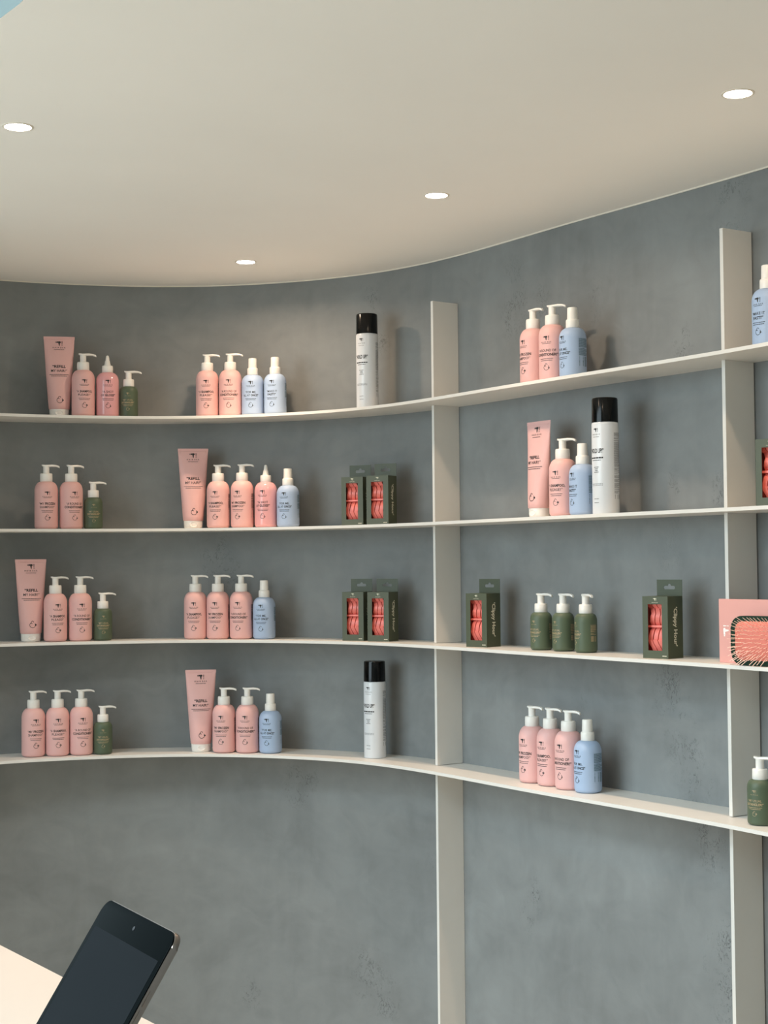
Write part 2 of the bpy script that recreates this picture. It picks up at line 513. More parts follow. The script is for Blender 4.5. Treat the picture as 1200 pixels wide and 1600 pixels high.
# ------------------------------------------------------------------ ceiling lamps
ring_me = lathe([(0.0235, 0.0), (0.0285, 0.0), (0.0285, -0.0008), (0.0265, -0.0016), (0.0245, -0.0016), (0.0235, 0.0)][::-1], 32, 'trim_ring')
lens_me = lathe([(0, -0.0012), (0.0228, -0.0012), (0.0228, -0.0002), (0, -0.0002)], 32, 'lens')
LAMPS = [((-0.6629, 2.7824), 'downlight at the far left of the ceiling beside the round opening'),
         ((-0.3603, 4.0467), 'downlight nearest the back wall above the pale blue spray bottles'),
         ((0.1211, 3.3324), 'downlight in the middle of the ceiling in front of the first upright'),
         ((0.6170, 2.6227), 'downlight at the upper right of the ceiling, closest to the viewer'),
         ((-0.1700, 2.0700), 'downlight straight above the inner edge of the white counter')]
for (x, y), lab in LAMPS:
    t = empty('recessed_downlight', (x, y, CEIL_Z), 0, 'small round recessed ' + lab, 'ceiling light', 'ceiling downlights')
    mesh_obj('trim_ring', ring_me, t, 'lamp_rim')
    mesh_obj('lens', lens_me, t, 'lamp_lens')
    d = bpy.data.lights.new('lamp_beam', 'AREA'); d.shape = 'DISK'; d.size = 0.045
    d.energy = 1.65; d.color = (1.0, 0.72, 0.50); d.spread = math.radians(160)
    lo = bpy.data.objects.new('lamp_beam', d); COL.objects.link(lo)
    lo.parent = t; lo.location = (0, 0, -0.003)
    d = bpy.data.lights.new('lamp_core', 'SPOT'); d.shadow_soft_size = 0.016
    d.energy = 21.0; d.color = (1.0, 0.72, 0.50); d.spot_size = math.radians(84); d.spot_blend = 1.0
    lo = bpy.data.objects.new('lamp_core', d); COL.objects.link(lo)
    lo.parent = t; lo.location = (0, 0, -0.004)

# ------------------------------------------------------------------ product meshes
def bottle_profile(r, h, neck, sh, bottom=0.009):
    p = [(0, 0.0015), (r - bottom - 0.006, 0.0015), (r - bottom - 0.004, 0.0)]
    p += arc(r - bottom, bottom, bottom, bottom, -80, 0, 6)
    p += arc(neck, h - sh, r - neck, sh, 0, 86, 10)
    p += [(neck, h), (0, h)]
    return p

def collar_mesh(r, h, name='collar'):
    return lathe([(0, 0), (r * 0.97, 0), (r, 0.0008), (r, h * 0.55), (r * 0.985, h - 0.003), (r * 0.95, h - 0.0006), (r * 0.9, h), (0, h)], 32, name, 50)

def pump_mesh(stem_r, stem_h, reach, back):
    """stem plus a flat curved spout that points to +x"""
    bm = bmesh.new()
    seg = 20
    rings = []
    for r, z in ((stem_r, 0), (stem_r, stem_h - 0.004), (stem_r * 1.04, stem_h - 0.001)):
        rings.append([bm.verts.new((r * math.cos(2 * PI * i / seg), r * math.sin(2 * PI * i / seg), z)) for i in range(seg)])
    for a, b in zip(rings, rings[1:]):
        for i in range(seg):
            j = (i + 1) % seg; bm.faces.new((a[i], a[j], b[j], b[i]))
    bm.faces.new(rings[0][::-1]); bm.faces.new(rings[-1])
    # head: sections along x (x, half width, z bottom, z top)
    secs = [(-back, 0.003, stem_h + 0.0012, stem_h + 0.0035), (-back * 0.85, 0.0062, stem_h - 0.001, stem_h + 0.0033), (-back * 0.3, 0.0088, stem_h - 0.003, stem_h + 0.0024),
            (back * 0.4, 0.0085, stem_h - 0.003, stem_h + 0.0028), (reach * 0.45, 0.006, stem_h - 0.0022, stem_h + 0.0036), (reach * 0.75, 0.0045, stem_h - 0.0022, stem_h + 0.0026),
            (reach * 0.93, 0.0038, stem_h - 0.0042, stem_h + 0.0006), (reach, 0.003, stem_h - 0.0056, stem_h - 0.0016)]
    prev = None; first = None
    for x, w, z0, z1 in secs:
        c = 0.35
        ring = [bm.verts.new(v) for v in ((x, -w, z0 + (z1 - z0) * c), (x, -w * .7, z0), (x, w * .7, z0), (x, w, z0 + (z1 - z0) * c), (x, w * .8, z1), (x, -w * .8, z1))]
        if prev:
            for i in range(6):
                j = (i + 1) % 6; bm.faces.new((prev[i], prev[j], ring[j], ring[i]))
        else: first = ring
        prev = ring
    bm.faces.new(first); bm.faces.new(prev[::-1])
    return to_mesh(bm, 'pump_head', 45)

R_P, R_S, R_G, R_C = 0.0318, 0.031, 0.0256, 0.0297
M = {}
M['pump_body'] = lathe(bottle_profile(R_P, 0.131, 0.0155, 0.027), 48, 'body', 40)
M['pump_collar'] = collar_mesh(0.0168, 0.023)
M['pump_head'] = pump_mesh(0.0085, 0.021, 0.036, 0.0125)
M['gloss_body'] = lathe(bottle_profile(R_P - 0.0003, 0.126, 0.014, 0.026), 48, 'body', 40)
M['gloss_collar'] = collar_mesh(0.0152, 0.0195)
M['gloss_tip'] = lathe([(0, 0), (0.0088, 0), (0.0088, 0.004), (0.0078, 0.006), (0.0068, 0.013), (0.0056, 0.0145), (0.0048, 0.022), (0.0036, 0.0275), (0.0022, 0.029), (0, 0.0292)], 24, 'nozzle', 50)
M['spray_body'] = lathe(bottle_profile(R_S, 0.115, 0.0142, 0.024), 48, 'body', 40)
M['spray_collar'] = lathe([(0, 0), (0.015, 0), (0.0154, 0.001), (0.0152, 0.0155), (0.0146, 0.0185), (0.0138, 0.0192), (0, 0.0192)], 32, 'collar', 50)
M['spray_cap'] = lathe([(0, 0), (0.0121, 0), (0.0118, 0.012), (0.0114, 0.026), (0.0106, 0.0275), (0, 0.028)], 32, 'spray_cap', 50)
M['green_body'] = lathe(bottle_profile(R_G, 0.088, 0.0145, 0.0165, 0.007), 44, 'body', 40)
M['green_collar'] = collar_mesh(0.0152, 0.0205)
M['green_head'] = pump_mesh(0.0083, 0.0205, 0.036, 0.012)
M['can_body'] = lathe([(0, 0.003), (R_C - 0.006, 0.003), (R_C - 0.003, 0.0), (R_C - 0.0008, 0.0006), (R_C, 0.0025), (R_C, 0.198), (R_C - 0.0006, 0.2015), (R_C - 0.002, 0.203), (0, 0.203)], 48, 'body', 40)
M['can_cap'] = lathe([(0, 0), (R_C - 0.0006, 0), (R_C - 0.0006, 0.002), (R_C - 0.0012, 0.0505), (R_C - 0.0022, 0.0535), (R_C - 0.0045, 0.0545), (0, 0.0545)], 48, 'cap', 40)

# squeeze tube: round at the cap, flat at the crimped top
T_H0, T_H1 = 0.022, 0.226
def tube_ab(z):
    t = (z - T_H0) / (T_H1 - T_H0); t = max(0, min(1, t))
    a = 0.0282 + (0.0424 - 0.0282) * t ** 0.85
    b = 0.0255 * (1 - t ** 1.5) + 0.0011
    return a, b
def tube_mesh():
    bm = bmesh.new(); seg = 44; rings = []
    zs = [T_H0, T_H0 + 0.002] + [T_H0 + 0.002 + (0.2175 - T_H0 - 0.002) * i / 16 for i in range(1, 17)] + [0.2182, 0.226]
    for z in zs:
        a, b = tube_ab(z)
        if z >= 0.2182: a, b = tube_ab(0.2182)[0] + 0.0006, 0.0009
        if z == T_H0: a -= 0.0015; b -= 0.0015
        rings.append([bm.verts.new((a * math.cos(2 * PI * i / seg), b * math.sin(2 * PI * i / seg), z)) for i in range(seg)])
    for a, b in zip(rings, rings[1:]):
        for i in range(seg):
            j = (i + 1) % seg; bm.faces.new((a[i], a[j], b[j], b[i]))
    bm.faces.new(rings[0][::-1]); bm.faces.new(rings[-1])
    return to_mesh(bm, 'body', 50)
M['tube_body'] = tube_mesh()
def tube_cap():
    bm = bmesh.new(); seg = 40; rings = []
    for a, b, z in ((0.0235, 0.0215, 0.0), (0.0252, 0.0232, 0.0012), (0.0264, 0.0242, 0.008), (0.0268, 0.0245, T_H0)):
        rings.append([bm.verts.new((a * math.cos(2 * PI * i / seg), b * math.sin(2 * PI * i / seg), z)) for i in range(seg)])
    for a, b in zip(rings, rings[1:]):
        for i in range(seg):
            j = (i + 1) % seg; bm.faces.new((a[i], a[j], b[j], b[i]))
    bm.faces.new(rings[0][::-1]); bm.faces.new(rings[-1])
    return to_mesh(bm, 'cap', 50)
M['tube_cap'] = tube_cap()
def tube_tab():
    # thumb recess of the flip lid: shallow oval lip on the front of the cap
    bm = bmesh.new(); rings = []
    for k, (s, dy) in enumerate(((1.0, 0.0), (0.96, -0.0009), (0.8, -0.0009), (0.74, -0.0002))):
        ring = []
        for i in range(24):
            t = 2 * PI * i / 24
            x = 0.0125 * s * math.cos(t); z = 0.0115 + 0.0075 * s * math.sin(t)
            b = 0.0242 * math.sqrt(1 - (x / 0.0266) ** 2)
            ring.append(bm.verts.new((x, -b + dy, z)))
        rings.append(ring)
    for a, b in zip(rings, rings[1:]):
        for i in range(24):
            j = (i + 1) % 24; bm.faces.new((a[i], a[j], b[j], b[i]))
    bm.faces.new(rings[-1])
    return to_mesh(bm, 'lid_tab', 60)
M['tube_tab'] = tube_tab()
def tube_surf(x, z):
    a, b = tube_ab(z)
    return (x, -b * math.sqrt(max(0.0, 1 - (x / a) ** 2)) - 0.0005, z)

# ---- prints
def header(P, z_logo, w, z_name, cap, z_small):
    P.logo(0, z_logo, w)
    P.line([('H A I R  B A R', False)], z_name, cap, w * 1.8)
    P.dashes(-w * 0.72, w * 0.72, z_small, cap * 0.32, random.Random(3), 0.002, 0.004, 0.0006)

def pump_print(l1, l2, w1, w2, dot, r=R_P, top=0.098, k=1.0):
    P = Print(); rng = random.Random(len(l1) + 5)
    header(P, top, 0.0148 * k, top - 0.0092 * k, 0.0030 * k, top - 0.0124 * k)
    P.line(l1, 0.0697 * k, 0.0061 * k, w1 * 1.1); P.line(l2, 0.0603 * k, 0.0061 * k, w2 * 1.1)
    P.dashes(-0.0165 * k, 0.0165 * k, 0.0505 * k, 0.0012, rng, gap=0.0005); P.dashes(-0.0150 * k, 0.0150 * k, 0.0465 * k, 0.0012, rng, gap=0.0005)
    P.icon(0, 0.0315 * k, 0.0165 * k, dot)
    return P
PR = {}
PC = [('brand_print', 0.078), ('name_print', 0.041), ('icon_print', 0.0)]
SC_ = [('brand_print', 0.072), ('name_print', 0.038), ('icon_print', 0.0)]
PR['shampoo'] = pump_print([('\u201cA ', False), ('SHAMPOO,', True)], [('PLEASE!\u201d', False)], 0.043, 0.033, 'leaf').wrap_parts(cyl(R_P), PC, 'ink')
PR['frozen'] = pump_print([('\u201cMY ', False), ('FROZEN', True)], [('SHAMPOO!\u201d', False)], 0.043, 0.039, 'leaf').wrap_parts(cyl(R_P), PC, 'ink')
PR['cond'] = pump_print([('\u201cA ROUND OF', False)], [('CONDITIONER!\u201d', True)], 0.043, 0.053, 'ring').wrap_parts(cyl(R_P), PC, 'ink')
PR['gloss'] = pump_print([('\u201cA SHOT', False)], [('OF ', False), ('GLOSS!\u201d', True)], 0.029, 0.038, 'ring').wrap_parts(cyl(R_P - 0.0003), PC, 'ink')
PR['forme'] = pump_print([('\u201cFOR ME,', False)], [('ALL AT ', False), ('ONCE\u201d', True)], 0.029, 0.041, 'ring', R_S, 0.091, 0.93).wrap_parts(cyl(R_S), SC_, 'ink')
PR['makeit'] = pump_print([('\u201cMAKE IT', False)], [('FAST!\u201d', True)], 0.029, 0.023, 'ring', R_S, 0.091, 0.93).wrap_parts(cyl(R_S), SC_, 'ink')
def green_print():
    P = Print(); rng = random.Random(2)
    P.logo(0, 0.066, 0.0085)
    P.line([('H A I R  B A R', False)], 0.0600, 0.0019, 0.0165)
    P.line([('\u201cMY USUAL', False)], 0.0484, 0.0046, 0.030); P.line([('DETANGLER!\u201d', True)], 0.0414, 0.0046, 0.038)
    P.dashes(-0.0155, 0.0155, 0.0352, 0.0010, rng, gap=0.0005); P.dashes(-0.0125, 0.0125, 0.0322, 0.0010, rng, gap=0.0005)
    P.icon(0, 0.0235, 0.0105, 'leaf')
    return P
PR['green'] = green_print().wrap_parts(cyl(R_G), [('brand_print', 0.055), ('name_print', 0.030), ('icon_print', 0.0)], 'gold_ink')
def tube_print():
    P = Print(); rng = random.Random(4)
    header(P, 0.206, 0.0195, 0.1945, 0.0038, 0.1885)
    P.line([('\u201cREFILL', True)], 0.141, 0.0072, 0.037); P.line([('MY HAIR!\u201d', False)], 0.129, 0.0072, 0.044)
    P.dashes(-0.026, 0.026, 0.1182, 0.0013, rng, gap=0.0005); P.dashes(-0.0215, 0.0215, 0.1138, 0.0013, rng, gap=0.0005)
    P.icon(0.0015, 0.0475, 0.0200, 'dot')
    return P
PR['tube'] = tube_print().wrap_parts(tube_surf, [('brand_print', 0.17), ('name_print', 0.09), ('icon_print', 0.0)], 'ink')
def can_print():
    P = Print(); rng = random.Random(6)
    header(P, 0.185, 0.0125, 0.1757, 0.0025, 0.1700)
    P.line([('\u201cHOLD UP!\u201d', True)], 0.1395, 0.0096, 0.038)
    P.dashes(-0.018, 0.018, 0.124, 0.0030, rng, 0.004, 0.009, 0.0009); P.dashes(-0.013, 0.013, 0.1186, 0.0014, rng)
    for i, w in enumerate((0.007, 0.0045, 0.0038, 0.0065)): P.dashes(-w, w, 0.1035 - i * 0.0037, 0.0013, rng)
    for i in range(3):
        P.dashes(-0.016, 0.016, 0.0672 - i * 0.002, 0.0006, rng, gap=0.0012)
    P.dashes(-0.0065, 0.0065, 0.034, 0.0010, rng); P.dashes(-0.0065, 0.0065, 0.0255, 0.0010, rng)
    return P
PR['can'] = can_print().wrap_parts(cyl(R_C), [('brand_print', 0.155), ('name_print', 0.112), ('claims_print', 0.08), ('symbols_print', 0.05), ('volume_print', 0.0)], 'ink')
def back_print(r, z1, z0, code, width, ang=104, pitch=0.0019, mname='teal_ink'):
    P = Print(); rng = random.Random(9); cx = math.radians(ang) * r
    z = z1
    while z > z0:
        w = width if rng.random() < 0.85 else width * rng.uniform(0.4, 0.8)
        P.dashes(cx - width / 2, cx - width / 2 + w, z, pitch * 0.5, rng, 0.0012, 0.0045, 0.0005)
        z -= pitch * (1 if rng.random() < 0.9 else 1.8)
    if code:
        zt, zb = z0 - 0.003, z0 - 0.003 - code
        n = 5
        for k in range(n * 2):
            za = zt - (zt - zb) * k / (n * 2)
            P.rect(cx - width * 0.46, cx - width * 0.04, za - (zt - zb) / (n * 2) * rng.uniform(0.4, 0.85), za)
        for k in range(4):
            P.rect(cx + width * (0.12 + 0.08 * k), cx + width * (0.155 + 0.08 * k), zb, zt)
    return P.wrap(cyl(r), 'back_label', mname)
BK = {'pump': back_print(R_P, 0.095, 0.052, 0.022, 0.029, mname='ink'), 'spray': back_print(R_S, 0.088, 0.050, 0.022, 0.028),
      'green': back_print(R_G, 0.062, 0.040, 0.012, 0.017, 110, mname='gold_ink'), 'can': back_print(R_C, 0.178, 0.046, 0.010, 0.026, 108, 0.0022, 'grey_ink')}

def add_prints(parts, body):
    for n, me in parts: mesh_obj(n, me, body)

def pump_bottle(loc, rz, label, kind):
    t = empty('pump_bottle', loc, rz, label, 'bottle', 'pink pump bottles on the shelves')
    b = mesh_obj('body', M['pump_body'], t, 'pink')
    add_prints(PR[kind], b); mesh_obj('back_label', BK['pump'], b)
    c = mesh_obj('collar', M['pump_collar'], t, 'white_plastic'); c.location.z = 0.1308
    h = mesh_obj('pump_head', M['pump_head'], t, 'white_plastic'); h.location.z = 0.1537
def gloss_bottle(loc, rz, label, kind):
    t = empty('nozzle_bottle', loc, rz, label, 'bottle', 'pink nozzle bottles on the shelves')
    b = mesh_obj('body', M['gloss_body'], t, 'pink_gloss')
    add_prints(PR['gloss'], b)
    c = mesh_obj('collar', M['gloss_collar'], t, 'white_plastic'); c.location.z = 0.1258
    h = mesh_obj('nozzle', M['gloss_tip'], t, 'white_plastic'); h.location.z = 0.1452
def spray_bottle(loc, rz, label, kind):
    t = empty('spray_bottle', loc, rz, label, 'bottle', 'blue spray bottles on the shelves')
    b = mesh_obj('body', M['spray_body'], t, 'blue')
    add_prints(PR[kind], b); mesh_obj('back_label', BK['spray'], b)
    c = mesh_obj('collar', M['spray_collar'], t, 'white_plastic'); c.location.z = 0.1152
    h = mesh_obj('spray_cap', M['spray_cap'], t, 'white_plastic'); h.location.z = 0.1344
def green_bottle(loc, rz, label, kind):
    t = empty('pump_bottle', loc, rz, label, 'bottle', 'small green pump bottles on the shelves')
    b = mesh_obj('body', M['green_body'], t, 'green')
    add_prints(PR['green'], b); mesh_obj('back_label', BK['green'], b)
    c = mesh_obj('collar', M['green_collar'], t, 'white_plastic'); c.location.z = 0.0878
    h = mesh_obj('pump_head', M['green_head'], t, 'white_plastic'); h.location.z = 0.1082
def squeeze_tube(loc, rz, label, kind):
    t = empty('squeeze_tube', loc, rz, label, 'tube', 'tall pink tubes on the shelves')
    b = mesh_obj('body', M['tube_body'], t, 'pink')
    add_prints(PR['tube'], b)
    c = mesh_obj('cap', M['tube_cap'], t, 'white_plastic')
    mesh_obj('lid_tab', M['tube_tab'], c, 'white_plastic')
def hairspray_can(loc, rz, label, kind):
    t = empty('hairspray_can', loc, rz, label, 'spray can', 'white hairspray cans on the shelves')
    b = mesh_obj('body', M['can_body'], t, 'can_white')
    add_prints(PR['can'], b); mesh_obj('back_label', BK['can'], b)
    c = mesh_obj('cap', M['can_cap'], t, 'black_gloss'); c.location.z = 0.2028
MAKE = dict(tube=squeeze_tube, shampoo=pump_bottle, cond=pump_bottle, frozen=pump_bottle, gloss=gloss_bottle, forme=spray_bottle, makeit=spray_bottle, green=green_bottle, can=hairspray_can)

# kind, shelf, x, y, turn of the label away from the viewer's line (deg), label
ITEMS = [
 ('tube',1,-0.8953,4.2344,0,'tall pink squeeze tube at the left end of the top shelf'),
 ('shampoo',1,-0.8326,4.2533,7,'pink pump bottle between the tall tube and the nozzle bottle on the top shelf'),
 ('gloss',1,-0.7682,4.2709,3,'glossy pink nozzle-tip bottle on the top shelf left of the small green bottle'),
 ('green',1,-0.7114,4.2837,-6,'small dark green pump bottle on the top shelf'),
 ('shampoo',1,-0.4924,4.2943,-7,'pink pump bottle leftmost of the top shelf group with two blue spray bottles'),
 ('cond',1,-0.4267,4.2839,-10,'pink pump bottle touching the blue spray bottle in the top shelf middle group'),
 ('forme',1,-0.3627,4.2686,-12,'blue spray bottle between a pink pump bottle and another blue one, top shelf middle'),
 ('makeit',1,-0.2988,4.2487,-19,'pale blue spray bottle at the right end of the top shelf middle group'),
 ('can',1,-0.0415,4.1117,-32,'tall white hairspray can with black cap alone on the top shelf'),
 ('frozen',1,0.3530,3.5793,-51,'pink pump bottle leftmost of three bottles on the top shelf between the uprights'),
 ('cond',1,0.3918,3.5226,-28,'pink pump bottle in the middle of three bottles on the top shelf between the uprights'),
 ('forme',1,0.4313,3.4661,-52,'blue spray bottle right of two pink bottles on the top shelf between the uprights'),
 ('makeit',1,0.7546,2.9891,-39,'blue spray bottle cut by the right edge of the photo on the top shelf'),
 ('frozen',2,-0.9292,4.2235,6,'pink pump bottle at the left end of the second shelf'),
 ('cond',2,-0.8646,4.2437,18,'pink pump bottle beside the small green bottle on the second shelf'),
 ('green',2,-0.8068,4.2607,3,'small dark green pump bottle on the second shelf'),
 ('tube',2,-0.5338,4.2978,1,'tall pink squeeze tube at the start of the second shelf middle group'),
 ('shampoo',2,-0.4631,4.2904,-17,'pink pump bottle right beside the tall tube in the second shelf middle group'),
 ('frozen',2,-0.3948,4.2769,-26,'pink pump bottle left of the nozzle bottle in the second shelf middle group'),
 ('gloss',2,-0.3274,4.2581,-18,'glossy pink nozzle-tip bottle on the second shelf'),
 ('forme',2,-0.2647,4.2363,-22,'pale blue spray bottle at the right end of the second shelf middle group'),
 ('tube',2,0.3620,3.5661,-50,'tall pink squeeze tube turned sideways on the second shelf between the uprights'),
 ('shampoo',2,0.4087,3.4982,-33,'pink pump bottle between tube and blue bottle on the second shelf between the uprights'),
 ('makeit',2,0.4470,3.4437,-53,'blue spray bottle tucked against the hairspray can on the second shelf'),
 ('can',2,0.4897,3.3837,-43,'tall white hairspray can with black cap on the second shelf between the uprights'),
 ('tube',3,-0.9690,4.2095,8,'tall pink squeeze tube at the left end of the third shelf'),
 ('shampoo',3,-0.9060,4.2304,13,'pink pump bottle right beside the tall tube on the third shelf'),
 ('cond',3,-0.8416,4.2506,9,'pink pump bottle beside the small green bottle at the left of the third shelf'),
 ('green',3,-0.7824,4.2673,4,'small dark green pump bottle at the left of the third shelf, beside pink bottles'),
 ('shampoo',3,-0.5291,4.2975,-10,'pink pump bottle leftmost of the third shelf middle group'),
 ('frozen',3,-0.4654,4.2907,-17,'pink pump bottle in the centre of three pink ones in the third shelf middle group'),
 ('cond',3,-0.3994,4.2780,-19,'pink pump bottle next to the blue spray bottle on the third shelf'),
 ('forme',3,-0.3343,4.2603,-19,'pale blue spray bottle on the third shelf'),
 ('green',3,0.3644,3.5910,-44,'small green pump bottle leftmost of three green ones on the third shelf'),
 ('green',3,0.4094,3.5358,-49,'small green pump bottle in the middle of three green ones on the third shelf'),
 ('green',3,0.4527,3.4703,-66,'small green pump bottle rightmost of three green ones on the third shelf'),
 ('frozen',4,-0.9631,4.2136,13,'pink pump bottle at the left end of the lowest shelf'),
 ('shampoo',4,-0.9002,4.2286,4,'pink pump bottle in the middle of three at the left of the lowest shelf'),
 ('cond',4,-0.8386,4.2453,9,'pink pump bottle beside the small green bottle at the left of the lowest shelf'),
 ('green',4,-0.7810,4.2560,1,'small dark green pump bottle at the left of the lowest shelf'),
 ('tube',4,-0.5124,4.2722,1,'tall pink squeeze tube on the lowest shelf'),
 ('frozen',4,-0.4481,4.2686,-17,'pink pump bottle right beside the tall tube on the lowest shelf'),
 ('cond',4,-0.3826,4.2595,-13,'pink pump bottle left of the blue spray bottle in the lowest shelf middle group'),
 ('forme',4,-0.3179,4.2467,-21,'blue spray bottle at the right end of the lowest shelf middle group'),
 ('can',4,-0.0293,4.1198,-37,'tall white hairspray can with black cap on the lowest shelf'),
 ('frozen',4,0.3442,3.6323,-46,'pink pump bottle leftmost of the lowest shelf group between the uprights'),
 ('shampoo',4,0.3809,3.5774,-43,'pink pump bottle centre of three pink ones on the lowest shelf between the uprights'),
 ('cond',4,0.4157,3.5165,-41,'pink pump bottle touching the blue spray bottle on the lowest shelf between the uprights'),
 ('forme',4,0.4522,3.4641,-52,'blue spray bottle at the right of the lowest shelf group between the uprights'),
 ('green',4,0.7302,3.0180,-28,'small green pump bottle at the right edge of the photo on the lowest shelf'),
]
for kind, s, x, y, off, label in ITEMS:
    if kind == 'tube': x, y = x * (1 + 0.019 / y), y + 0.019
    phi = math.atan2(-x, y) + math.radians(off)
    MAKE[kind]((x, y, SHELF_Z[s] + 0.0002), phi, label, kind)

# ------------------------------------------------------------------ clip boxes
BW, BD, BH, BT = 0.063, 0.056, 0.130, 0.0008
def box_shell():
    bm = bmesh.new(); w, d = BW / 2, BD / 2
    wx0, wx1, wz0, wz1 = -w + 0.0135, w - 0.0148, 0.0165, 0.1135
    o = [(-w, 0), (w, 0), (w, BH), (-w, BH)]; i = [(wx0, wz0), (wx1, wz0), (wx1, wz1), (wx0, wz1)]
    def ring(y, pts): return [bm.verts.new((x, y, z)) for x, z in pts]
    fo, fi = ring(-d, o), ring(-d, i); bi, bo = ring(-d + BT, i), ring(-d + BT, [(-w + BT, BT), (w - BT, BT), (w - BT, BH - BT), (-w + BT, BH - BT)])
    ko = ring(d, o); ki = ring(d - BT, [(-w + BT, BT), (w - BT, BT), (w - BT, BH - BT), (-w + BT, BH - BT)])
    for k in range(4):
        j = (k + 1) % 4
        bm.faces.new((fo[k], fo[j], fi[j], fi[k])); bm.faces.new((fi[k], fi[j], bi[j], bi[k])); bm.faces.new((bi[k], bi[j], bo[j], bo[k]))
        bm.faces.new((bo[k], bo[j], ki[j], ki[k])); bm.faces.new((fo[j], fo[k], ko[k], ko[j]))
    bm.faces.new(ko); bm.faces.new(ki)
    me = to_mesh(bm, 'carton', 20)
    me.materials.append(MATS['box_green']); me.materials.append(MATS['box_inside'])
    for p in me.polygons:
        if all(abs(me.vertices[i].co.x) < w - BT / 2 and me.vertices[i].co.y > -d + BT / 2 for i in p.vertices): p.material_index = 1
    return me
def hang_tab():
    # back panel carried up, with a euro slot
    bm = bmesh.new(); w = BW / 2; z0, z1 = BH, BH + 0.0345
    slot = [(-0.0145, 0.0), (-0.0125, -0.0035), (0.0125, -0.0035), (0.0145, 0.0), (0.0125, 0.0035), (0.0045, 0.0038), (0.0028, 0.0072), (0, 0.0085), (-0.0028, 0.0072), (-0.0045, 0.0038), (-0.0125, 0.0035)]
    slot = [(x, z + z0 + 0.0175) for x, z in slot]
    n = len(slot)
    outer = []
    for x, z in slot:                     # matching outline points on the rectangle
        dx, dz = x, z - (z0 + 0.0175)
        k = min((w / abs(dx)) if dx else 9e9, ((z1 - z0 - 0.0175) / dz) if dz > 0 else ((0.0175 / -dz) if dz < 0 else 9e9))
        outer.append((dx * k, z0 + 0.0175 + dz * k))
    for cx, cz in ((-w, z0), (w, z0), (w, z1), (-w, z1)):
        j = min(range(n), key=lambda q: math.dist(outer[q], (cx, cz))); outer[j] = (cx, cz)
    y0, y1 = BD / 2 - 0.0012, BD / 2 - 0.0002
    A = [bm.verts.new((x, y0, z)) for x, z in outer]; B = [bm.verts.new((x, y0, z)) for x, z in slot]
    C_ = [bm.verts.new((x, y1, z)) for x, z in outer]; D = [bm.verts.new((x, y1, z)) for x, z in slot]
    for k in range(n):
        j = (k + 1) % n
        bm.faces.new((A[k], A[j], B[j], B[k])); bm.faces.new((C_[j], C_[k], D[k], D[j]))
        bm.faces.new((A[j], A[k], C_[k], C_[j])); bm.faces.new((B[k], B[j], D[j], D[k]))
    return to_mesh(bm, 'hang_tab', 20)
M['carton'] = box_shell(); M['hang_tab'] = hang_tab()
def box_front_print():
    P = Print(); rng = random.Random(8)
    P.logo(0, BH - 0.0065, 0.0080); P.line([('H A I R  B A R', False)], BH - 0.0128, 0.0016, 0.0155)
    P.dashes(BW / 2 - 0.0145, BW / 2 - 0.004, 0.0055, 0.0017, rng, 0.0012, 0.0025, 0.0004)
    return P.wrap_parts(lambda x, z: (x, -BD / 2 - 0.0002, z), [('brand_print', 0.06), ('count_print', 0.0)], 'cream_ink')
def box_side_print():
    P = Print(); P.line([('\u2018Clippy Hour\u2019', True)], 0, 0.0122, 0.084)
    # reads downwards on the right-hand side
    return P.wrap(lambda x, z: (BW / 2 + 0.0002, z + 0.001, 0.066 - x), 'side_lettering', 'cream_ink')
M['box_front'] = box_front_print(); M['box_side'] = box_side_print()

# claw clip: two jaws of curved teeth that close on a hinge bar, seen end-on through the window
def band(path, w, t, name):
    """flat bar of width w (x) and thickness t following path of (x, y, z)"""
    bm = bmesh.new(); prev = None; first = None
    n = len(path)
    for k, (x, y, z) in enumerate(path):
        a = path[max(k - 1, 0)]; b = path[min(k + 1, n - 1)]
        ty, tz = b[1] - a[1], b[2] - a[2]; l = math.hypot(ty, tz) or 1
        ny, nz = tz / l * t / 2, -ty / l * t / 2
        ring = [bm.verts.new(v) for v in ((x - w / 2, y - ny, z - nz), (x + w / 2, y - ny, z - nz), (x + w / 2, y + ny, z + nz), (x - w / 2, y + ny, z + nz))]
        if prev:
            for i in range(4):
                j = (i + 1) % 4; bm.faces.new((prev[i], prev[j], ring[j], ring[i]))
        else: first = ring
        prev = ring
    bm.faces.new(first[::-1]); bm.faces.new(prev)
    bmesh.ops.bevel(bm, geom=[e for e in bm.edges if e.calc_length() > w * 0.0 and len(e.link_faces) == 2 and abs(e.link_faces[0].normal.angle(e.link_faces[1].normal, 0)) > 1.0], offset=0.0006, segments=1, affect='EDGES')
    return to_mesh(bm, name, 40)
UP_T = band([(0.0005, -0.0100, 0.0690), (0.0018, -0.0155, 0.0760), (0.0040, -0.0175, 0.0860), (0.0052, -0.0160, 0.0920), (0.0010, -0.0125, 0.1000), (-0.0030, -0.0080, 0.1060)], 0.0104, 0.0030, 'tooth')
LO_T = band([(0.0022, -0.0100, 0.0630), (0.0018, -0.0160, 0.0560), (-0.0006, -0.0175, 0.0450), (-0.0022, -0.0165, 0.0370)], 0.0100, 0.0028, 'tooth')
FAN = band([(-0.0026, -0.0185, 0.0375), (0.0006, -0.0175, 0.0290), (0.0056, -0.0150, 0.0190), (0.0080, -0.0120, 0.0110)], 0.0108, 0.0030, 'tooth')
CAP_T = band([(-0.0030, -0.0100, 0.1035), (-0.0052, -0.0150, 0.1100), (-0.0056, -0.0160, 0.1170)], 0.0108, 0.0030, 'tooth')
HINGE = box_mesh('hinge_bar', -0.024, 0.021, -0.0195, -0.0085, 0.0632, 0.0680, 0.0012)
